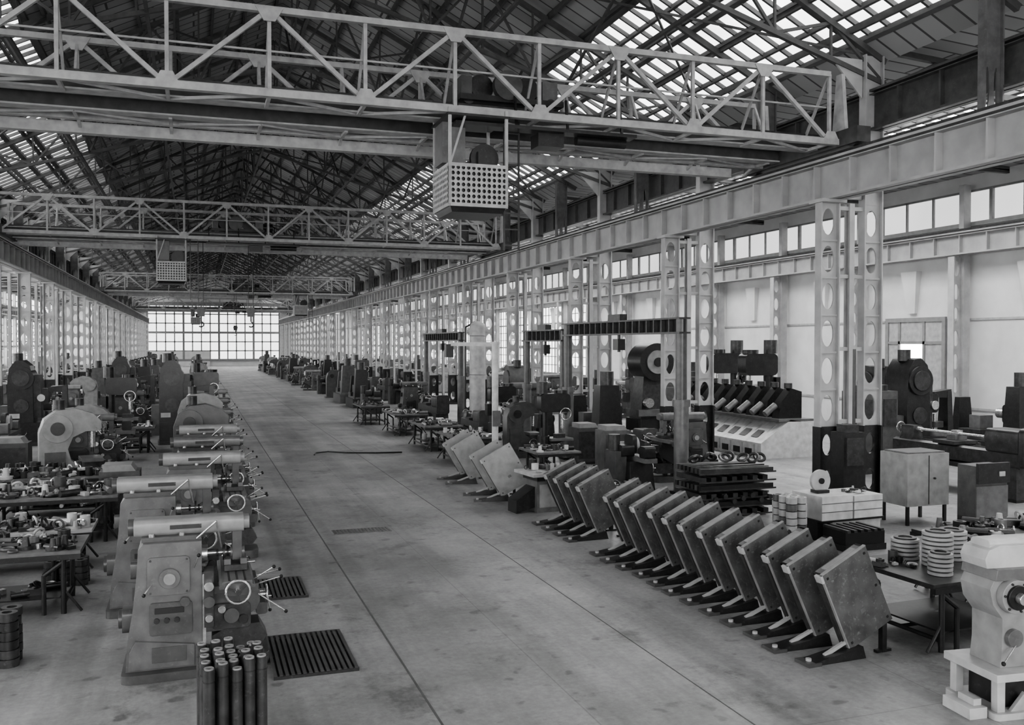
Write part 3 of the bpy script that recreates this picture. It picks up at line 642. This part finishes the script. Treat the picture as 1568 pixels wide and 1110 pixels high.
def mat_(loc,w,l):
    b=B(); n=int(w/.055)
    for i in range(n+1):
        x=-w/2+w*i/n; b.bx(x-.017,x+.017,-l/2,l/2,.012,.035,'grey')
    for y in (-l/2+.05,0,l/2-.05): b.bx(-w/2,w/2,y-.03,y+.03,0,.012,'dark')
    b.bx(-w/2,w/2,-l/2,l/2,0,.004,'black')
    for e in (-1,1): b.bx(-w/2-.02,w/2+.02,e*l/2-.02,e*l/2+.02,0,.03,'dark')
    b.obj('slatted_floor_mat',loc)
mat_((1.12,9.85,0),.8,1.3); mat_((1.0,12.6,0),.7,1.0)
b=B(); b.bx(-.5,.5,-.2,.2,0,.006,'mgrey')
for i in range(16): b.bx(-.48+i*.062,-.45+i*.062,-.17,.17,.006,.012,'grey')
b.obj('floor_drain_grate',(2.75,16.1,0))
b=B(); pts=[(0,0),(.1,.5),(.5,.7),(1.0,.2),(1.8,-.1),(2.6,-.2)]
for i in range(5): b.cyl((pts[i][0],pts[i][1],.02),(pts[i+1][0],pts[i+1][1],.02),.02,m='dark',n=8)
b.obj('air_hose',(3.3,27.5,0))

# ---------------------------------------------------------------- tilted trays
def pan_mesh(face='pan',W=.63,H=.90,T=.13,tilt=25,rim='iron'):
    b=B(); a=math.radians(tilt)
    def Q(u,v,y): return (u*math.cos(a)-v*math.sin(a)+.34, y, .09+u*math.sin(a)+v*math.cos(a))
    def qb(u0,u1,v0,v1,y0,y1,m):
        vs=[Q(u0,v0,y0),Q(u1,v0,y0),Q(u1,v0,y1),Q(u0,v0,y1),Q(u0,v1,y0),Q(u1,v1,y0),Q(u1,v1,y1),Q(u0,v1,y1)]
        b.add(vs,[(0,3,2,1),(4,5,6,7),(0,1,5,4),(1,2,6,5),(2,3,7,6),(3,0,4,7)],m)
    qb(0,W,0,H,-.015,.015,face)
    qb(0,.03,0,H,.015,T,rim); qb(W-.03,W,0,H,.015,T,rim); qb(0,W,0,.03,.015,T,rim); qb(0,W,H-.03,H,.015,T,'mgrey')
    qb(-.012,.0,0,H,-.018,.018,'pale'); qb(0,W,H,H+.012,-.018,.018,'pale')
    qb(-.03,.0,H-.08,H+.0,-.02,T*.6,'light'); qb(-.03,0,0,H-.08,.02,T*.5,'iron'); qb(.1,W-.1,H-.005,H+.012,.02,T-.03,'pale')
    for (u,v) in ((.05,.06),(W-.05,.06),(.05,H-.06),(W-.05,H-.06),(W-.05,H/2)): qb(u-.012,u+.012,v-.012,v+.012,-.022,-.015,'dark')
    qb(W*.45,W*.55,H*.3,H*.36,-.02,-.015,'mgrey')
    b.add([(-.2,-.07,0),(.5,-.07,0),(.5,.12,0),(-.2,.12,0),(-.2,-.07,.03),(.46,-.07,.13),(.46,.12,.13),(-.2,.12,.03)],[(0,3,2,1),(4,5,6,7),(0,1,5,4),(1,2,6,5),(2,3,7,6),(3,0,4,7)],'dark')
    b.bx(-.26,-.1,-.09,.14,0,.035,'grey'); b.cyl((-.18,.02,.035),(-.18,.02,.06),.03,m='light',n=10)
    b.beam((.02,.02,.06),(.3,.02,.17),.035,.035,'light')
    p=Q(W-.1,0,.03); b.beam((p[0],.03,0.0),p,.06,.06,'dark'); b.beam((p[0]-.1,.03,0.015),(p[0]+.1,.03,.015),.05,.03,'dark')
    return b.mesh('pan')
PAN=pan_mesh(); PAN2=pan_mesh('pale',.7,.9,.1,30,'mgrey')
ys=[7.85+.47*i for i in range(12)]+[14.1+.5*i for i in range(4)]
rp=random.Random(2)
for y in ys: put(PAN,'tilted_machine_tray',(6.10+rp.uniform(-.04,.04),y,0),.03+rp.uniform(-.03,.03))
for x,y in ((5.75,18.3),(5.75,19.1),(5.8,20.8),(5.8,21.6)): put(PAN2,'tilted_machine_tray',(x,y,0),-.25)

# ---------------------------------------------------------------- right foreground
bench('steel_workbench',(8.15,8.3,0),1.7,1.3,rot=.05,seed=31,n=0,h=.76,top='iron')
for (x,y,n_,R) in ((7.75,7.95,5,.13),(8.05,8.3,8,.17),(8.45,8.5,7,.17),(8.2,7.85,4,.12),(8.75,8.1,5,.13),(7.95,8.7,5,.16)):
    b=B()
    for k in range(n_): b.cyl((0,0,k*.05),(0,0,k*.05+.032),R,m='light',n=26,ri=R*.45); b.cyl((0,0,k*.05+.032),(0,0,k*.05+.05),R*.8,m='iron',n=22,ri=R*.5)
    b.obj('stack_of_ring_gears',(x,y,.765))
p=B(); pile(p,-.15,.25,-.12,.25,0,16,77,.07); p.obj('machined_parts_pile',(7.5,8.4,.765))
bench('steel_workbench',(10.1,9.4,0),1.9,1.0,seed=33,n=60,h=.8,top='dark')
b=B(); m='offwhite'
b.prism(rrect(-.38,.5,-.34,.34,.05),'z',0,.06,m)
for x in (-.34,.38):
    for y in (-.3,.22): b.bx(x,x+.08,y,y+.08,.06,.34,m)
b.bx(-.22,.34,-.2,.2,.06,.3,'dark'); b.prism([(-.2,.06),(.1,.06),(-.05,.22)],'y',-.3,-.26,'light'); b.bx(-.38,.5,-.34,.34,.34,.41,m)
b.prism([(-.22,.41),(.3,.41),(.3,.5),(.12,.6),(.05,.78),(.06,.95),(.12,1.08),(.3,1.16),(-.26,1.26),(-.33,1.12),(-.3,.98),(-.2,.85),(-.2,.6)],'y',-.19,.19,'pale')
b.prism([(-.3,1.2),(1.2,1.16),(1.2,1.24),(.2,1.3),(-.28,1.3)],'y',-.22,.22,'mgrey')
b.prism([(-.34,1.3),(1.2,1.26),(1.2,1.46),(-.2,1.5),(-.32,1.46),(-.36,1.38)],'y',-.16,.16,m)
b.prism(rrect(-.12,.12,1.46,1.54,.04),'x',-.28,1.2,m)
b.cyl((-.12,-.19,1.06),(-.12,-.27,1.06),.15,m='pale',n=28); b.cyl((-.12,-.27,1.06),(-.12,-.3,1.06),.11,m='black',n=24); b.cyl((-.12,-.3,1.06),(-.12,-.36,1.06),.05,m='steel',n=16)
for a in range(6): b.cyl((-.12+.13*math.cos(a),-.27,1.06+.13*math.sin(a)),(-.12+.13*math.cos(a),-.285,1.06+.13*math.sin(a)),.012,m='dark',n=8)
b.cyl((-.1,-.19,.68),(-.1,-.24,.68),.08,m='mgrey',n=24); b.lever((-.1,-.24,.62),(-.3,-.32,.5)); b.lever((.0,-.2,.9),(.15,-.4,1.0))
b.prism([(.08,.6),(.5,.46),(1.1,.5),(1.1,.78),(.3,.82),(.08,.74)],'y',-.24,.24,'pale'); b.prism(rrect(.35,.6,.54,.7,.03),'y',-.28,-.24,'mgrey'); b.bx(.2,1.2,-.5,.5,.84,.9,'mgrey'); b.cyl((.45,0,.05),(.45,0,.5),.05,m='iron'); b.wheel((.85,-.34,.64),(0,-1,0),.12)
b.bx(-.58,-.4,-.25,.1,0,.1,m); b.bx(-.5,-.42,-.2,.0,.1,.16,m); b.bx(.5,.9,-.25,.25,0,.1,m)
b.obj('white_milling_machine',(7.0,6.4,0),-.1,1.0,.012)
b=B(); b.bx(-.35,.6,-.35,.35,.0,.3,'white'); b.bx(-.6,0,-.4,.3,.33,.7,'white'); b.bx(.03,.6,-.4,.3,.33,.68,'white'); b.bx(-.62,.62,-.42,.36,.3,.33,'dark'); b.bx(-.6,-.36,-.3,.3,0,.3,'dark')
for z in (.45,.58): b.bx(-.605,.605,-.405,-.4,z,z+.012,'mgrey')
b.obj('white_crates',(10.45,13.1,0),.05,1.08)
b=B(); b.cyl((0,-.03,.2),(0,.03,.2),.19,m='light',n=28); b.cyl((0,-.06,.2),(0,.06,.2),.05,m='dark'); b.bx(-.12,.12,-.1,.1,0,.05,'dark'); b.obj('abrasive_disc_on_stand',(10.1,13.05,.76))
ringstack('stack_of_cylinder_liners',(9.3,12.8,0),2,3,7,.09,.115,'light',.6)
p=B(); pile(p,-.15,.25,-.2,.1,0,10,78,.06); p.obj('machined_parts_pile',(10.65,13.0,.758))
b=B(); b.bx(-.4,.4,-.3,.3,0,.1,'dark'); b.bx(-.38,.38,-.28,.28,.1,.3,'black')
for i in range(6): b.bx(-.36+i*.13,-.3+i*.13,-.3,.3,.3,.34,'iron')
b.obj('steel_tray_box',(10.1,12.2,0))
b=B()
for k in range(6):
    for i in range(7):
        x=-.75+.23*i+random.uniform(-.02,.02); z=.08+k*.16
        if k%2==0: b.beam((x,-.5,z),(x+random.uniform(-.03,.03),.5,z),.11,.1,random.choice(['dark','iron','dark']))
        else: b.beam((-.8,-.45+.15*i,z),(.8,-.45+.15*i,z+random.uniform(-.02,.02)),.09,.1,random.choice(['dark','iron','grey']))
    b.bx(-.85,.85,-.52,-.5,.02+k*.16,.05+k*.16,'iron')
for i in range(8): b.cyl((-.7+i*.2,-.56,.3+.05*(i%3)),(-.7+i*.2,.5,.3+.05*(i%3)),.05,m='iron',n=12)
for i in range(9): b.tor((-.7+.17*i,random.uniform(-.3,.3),1.08),(random.uniform(-1,1),random.uniform(-1,1),1),.1,.03,'iron',14,5)
b.obj('stacked_castings',(9.8,15.6,0))
for (x,y,s_) in ((8.0,11.2,1),(7.9,13.4,2),(8.1,15.4,3),(8.3,17.0,4)):
    b=B(); b.bx(-.6,.6,-.5,.5,.1,.16,'wood')
    for e in (-.5,0,.5): b.bx(e-.06,e+.06,-.5,.5,0,.1,'wood')
    pile(b,-.5,.5,-.4,.4,.16,55,40+s_,.15); pile(b,-.4,.4,-.3,.3,.3,25,50+s_,.13)
    for q in range(6): b.cyl((-.4+q*.14,-.3,.16),(-.4+q*.14,-.3,.42),.055,m='light',n=14,ri=.03)
    b.obj('pallet_of_machined_parts',(x,y,0))
b=B(); b.bx(-.35,.35,-.3,.3,0,.62,'mgrey'); b.bx(-.3,.3,-.31,-.3,.1,.55,'pale'); b.bx(-.5,.9,-.45,.45,.72,.78,'light'); b.bx(-.36,.36,-.32,.32,.62,.72,'dark'); b.bx(.75,.85,-.35,.35,0,.72,'grey'); b.prism([(-.35,.1),(-.75,.0),(-.75,.25),(-.35,.5)],'y',-.2,.2,'dark')
b.obj('tool_cabinet_bench',(6.6,17.0,0),.1)
p=B(); pile(p,-.4,.7,-.35,.35,0,30,91,.1)
for i in range(5): p.cyl((.0+.12*i,-.2,0),(.0+.12*i,-.2,.16),.04,m='light',n=12)
p.obj('machined_parts_pile',(6.63,17.0,.785),.1)
bench('steel_workbench',(7.2,24.6,0),1.3,2.0,seed=61,n=60); bench('steel_workbench',(7.2,28.4,0),1.2,2.4,seed=62,n=50); bench('steel_workbench',(7.3,33.4,0),1.2,2.4,seed=63,n=50); bench('steel_workbench',(6.9,38,0),1.2,2.0,seed=64,n=30)
bench('steel_workbench',(8.0,20.4,0),1.1,1.3,seed=65,n=50)
M('grind2',9.4,18.8,1.57,.9); M('drill2',9.0,22.8,0,.9); M('mill2',11.3,19.6,3.14); M('bore',11.4,25.4,1.57); M('drill2',9.0,27.2,0,.9); M('lathe2',8.9,35.5,1.57); M('mill2',11.2,29.8,3.14,1.2); M('slotd',9.0,25.2,0,.85); M('hob2',11.5,33.2,1.57,.9)
M('lathe',8.9,29.6,1.57,.85); M('lathe',11.3,22.6,1.57,.8); M('mill2',8.9,39.5)
for (x,y,h,mm) in ((9.9,20.9,1.15,'mgrey'),(10.2,23.3,1.0,'grey'),(11.9,27.6,1.1,'mgrey'),(-1.35,18.55,.95,'grey'),(-3.9,23.0,1.1,'grey')):
    b=B(); b.bx(-.35,.35,-.28,.28,.06,h,mm); b.bx(-.37,.37,-.3,.3,0,.06,'dark'); b.bx(-.3,.3,-.29,-.28,.15,h-.1,'grey' if mm=='mgrey' else 'iron'); b.prism([(-.28,h),(.28,h),(.2,h+.12),(-.28,h+.12)],'y',-.28,.28,'pale'); b.cyl((.2,-.29,h*.6),(.2,-.32,h*.6),.02,m='steel',n=8); b.obj('tool_cabinet',(x,y,0))
b=B(); b.prism(rrect(-.6,.6,-.5,.5,.08),'z',0,1.0,'dark'); b.tp((-.5,.4,-.4,.4),1.0,(-.35,.3,-.3,.3),2.4,'iron'); b.cyl((0,-.5,2.75),(0,.4,2.75),.58,m='dark',n=32); b.cyl((0,-.56,2.75),(0,-.5,2.75),.36,m='pale',n=28); b.cyl((0,-.6,2.75),(0,-.56,2.75),.14,m='dark',n=20)
b.bx(-.7,.7,-.65,-.45,1.1,1.3,'mgrey'); b.wheel((.3,-.6,.8),(0,-1,0),.2); b.cyl((-.3,-.42,1.5),(-.3,-.6,1.5),.15,m='steel')
b.bx(.5,.8,-.3,.3,.3,1.5,'grey'); b.obj('crank_press',(13.4,25.6,0))

def gantry(x,ya,yb,h,r=.13):
    b=B()
    for y in (ya,yb):
        b.cyl((x,y,0),(x,y,h*.52),r*1.25,m='mgrey',n=18); b.cyl((x,y,h*.52),(x,y,h),r*.95,m='grey',n=18); b.cyl((x,y,h*.5),(x,y,h*.54),r*1.5,m='mgrey',n=18); b.bx(x-.2,x+.2,y-.2,y+.2,0,.05,'dark')
    b.bx(x-.14,x+.14,ya-.15,yb+.15,h,h+.04,'iron'); b.bx(x-.02,x+.02,ya-.15,yb+.15,h-.28,h,'dark'); b.bx(x-.14,x+.14,ya-.15,yb+.15,h-.32,h-.28,'iron')
    ym=(ya+yb)/2
    n=int((yb-ya)/.35)
    for i in range(n+1): b.bx(x-.12,x+.12,ya+(yb-ya)*i/n-.015,ya+(yb-ya)*i/n+.015,h-.28,h,'grey')
    b.bx(x-.1,x+.1,ym-.35,ym+.35,h+.04,h+.2,'iron'); b.cyl((x,ym-.1,h-.32),(x,ym-.1,h-.75),.04,m='dark'); b.bx(x-.1,x+.1,ym-.25,ym+.05,h-.7,h-.42,'dark')
    b.obj('monorail_gantry_frame',(0,0,0))
gantry(10.1,17.8,24.3,3.85); gantry(10.2,24.9,28.0,3.7,.11); gantry(10.0,35.2,41,3.75,.11)
b=B(); b.cyl((0,0,0),(0,0,.08),.22,m='white',n=24); b.cyl((0,0,.08),(0,0,.75),.16,.09,m='white',n=24); b.cyl((0,0,.75),(0,0,3.3),.085,m='white',n=20); b.cyl((0,0,3.3),(0,0,3.36),.13,m='white',n=20)
b.beam((0,0,3.3),(-.9,1.2,3.3),.08,.1,'light'); b.bx(-1.0,-.8,1.1,1.3,2.95,3.3,'dark'); b.bx(-.1,.1,-.15,-.08,1.2,1.6,'mgrey'); b.obj('jib_crane_post',(7.25,22.3,0))
b=B(); b.cyl((0,0,.35),(0,0,3.95),.29,m='light',n=32); b.sph((0,0,3.95),.29,'light',.6,24,10); b.sph((0,0,.38),.29,'light',.6,24,10)
for a in range(3): b.beam((.22*math.cos(a*2.09),.22*math.sin(a*2.09),0),(.24*math.cos(a*2.09),.24*math.sin(a*2.09),.6),.06,.06,'iron')
for z in (.8,2.2,3.6): b.tor((0,0,z),(0,0,1),.292,.012,'mgrey',32,5)
b.cyl((-.45,0,1.0),(-.45,0,3.9),.03,m='dark',n=8); b.cyl((-.45,0,3.9),(-.1,0,4.1),.03,m='dark',n=8); b.obj('compressed_air_tank',(9.6,31.6,0))

root=empty('transfer_machine',(16.2,25.6,0)); b=B()
b.prism([(-.9,0),(.9,0),(.9,1.0),(.1,1.1),(-.9,.45)],'y',-3.2,3.2,'white')
for i in range(10):
    y=-2.9+.62*i; b.prism([(-.9-.012,.1),(-.9-.012,.4),(-.2,.93),(-.05,.93),(-.75,.4),(-.75,.1)],'y',y,y+.07,'light')
    b.add([(-.72,y+.16,.585),(-.72,y+.5,.585),(-.45,y+.5,.77),(-.45,y+.16,.77)],[(0,1,2,3)],'black'); b.bx(-.915,-.9,y+.16,y+.5,.08,.26,'black')
b.bx(-.3,.9,-3.2,3.2,1.05,1.12,'mgrey'); b.obj('bed',parent=root)
b=B()
for i in range(9):
    y=-2.9+.68*i
    b.prism([(-.1,1.12),(.7,1.12),(.7,1.9),(.35,2.0),(-.0,1.6)],'y',y,y+.34,'dark'); b.cyl((-.1,y+.17,1.5),(-.45,y+.17,1.25),.1,m='mgrey',n=14); b.cyl((.35,y+.17,2.0),(.35,y+.17,2.15),.12,m='iron',n=14)
b.obj('machining_units',parent=root)
M('drill2',18.4,27.0,3.14,1.35); M('drill2',18.6,29.4,3.14,1.35); M('hob',20.0,23.6,1.57,.95)
b=B(); b.bx(-.5,.45,-.35,.35,.35,1.3,'pale')
for x in (-.45,.4):
    for y in (-.3,.3): b.beam((x,y,0),(x,y,.35),.05,.05,'dark')
b.bx(-.02,-.01,-.36,-.35,.38,1.27,'dark'); b.bx(-.45,.4,-.3,.3,1.3,1.33,'mgrey'); b.cyl((.1,-.36,.85),(.1,-.39,.85),.02,m='dark',n=8)
b.obj('sheet_metal_cabinet',(12.65,13.6,0))
b=B(); b.bx(-.35,.35,-.2,.2,.3,1.2,'grey'); b.prism([(-.35,.9),(.35,.9),(.35,1.25),(-.35,1.25)],'y',-.26,-.2,'dark'); b.bx(.1,.22,-.28,-.26,1.02,1.1,'light'); b.bx(-.35,-.28,-.2,.2,0,.3,'iron'); b.bx(.28,.35,-.2,.2,0,.3,'iron'); b.bx(-.35,.35,-.22,-.2,.3,.85,'mgrey'); b.obj('electrical_control_cabinet',(13.0,12.4,0))
b=B(); b.bx(-.25,.25,-.2,.2,0,1.55,'dark'); b.bx(-.2,.2,-.24,-.2,.9,1.45,'iron'); b.cyl((.15,0,1.55),(.15,0,3.2),.03,m='dark',n=8); b.bx(-.15,.15,-.15,.15,1.55,1.7,'iron'); b.obj('switchgear_box',(12.3,15.05,0))
M('lathe2',16.4,16.3,1.57,1.15); M('hob',19.0,20.2,0,1.05); M('lathe2',20.5,16.0,1.57,1.15); M('bore',22.0,20.6,1.57,1.0)
b=B()
for x in (-.4,.35): b.bx(x-.25,x+.25,-.3,.3,0,2.1,'grey'); b.bx(x-.2,x+.2,-.32,-.3,1.2,1.9,'iron'); b.cyl((x,0,2.1),(x,0,2.25),.15,m='dark')
b.obj('twin_hydraulic_cabinet',(16.4,19.2,0))
bench('steel_workbench',(12.9,9.6,0),1.6,1.0,seed=72,n=60,top='dark')
for (x,y,s_) in ((11.2,17.3,5),(11.9,11.6,6)):
    b=B(); b.bx(-.55,.55,-.4,.4,.08,.13,'wood')
    for e in (-.45,.45): b.bx(e-.06,e+.06,-.4,.4,0,.08,'wood')
    pile(b,-.5,.5,-.35,.35,.13,40,70+s_,.13); b.obj('pallet_of_machined_parts',(x,y,0))

# ---------------------------------------------------------------- world and camera
w=bpy.data.worlds.new('World'); sc.world=w; w.use_nodes=True; wt=w.node_tree
bg=wt.nodes['Background']; bg.inputs[0].default_value=(.8,.8,.8,1); bg.inputs[1].default_value=1.0
cam=bpy.data.cameras.new('Camera'); co=bpy.data.objects.new('Camera',cam); sc.collection.objects.link(co)
cam.sensor_width=36; cam.lens=36*1400/1568; cam.clip_end=400
co.location=(0,0,3.3); co.rotation_euler=(math.radians(90-1.15),0,math.radians(-19.07)); sc.camera=co
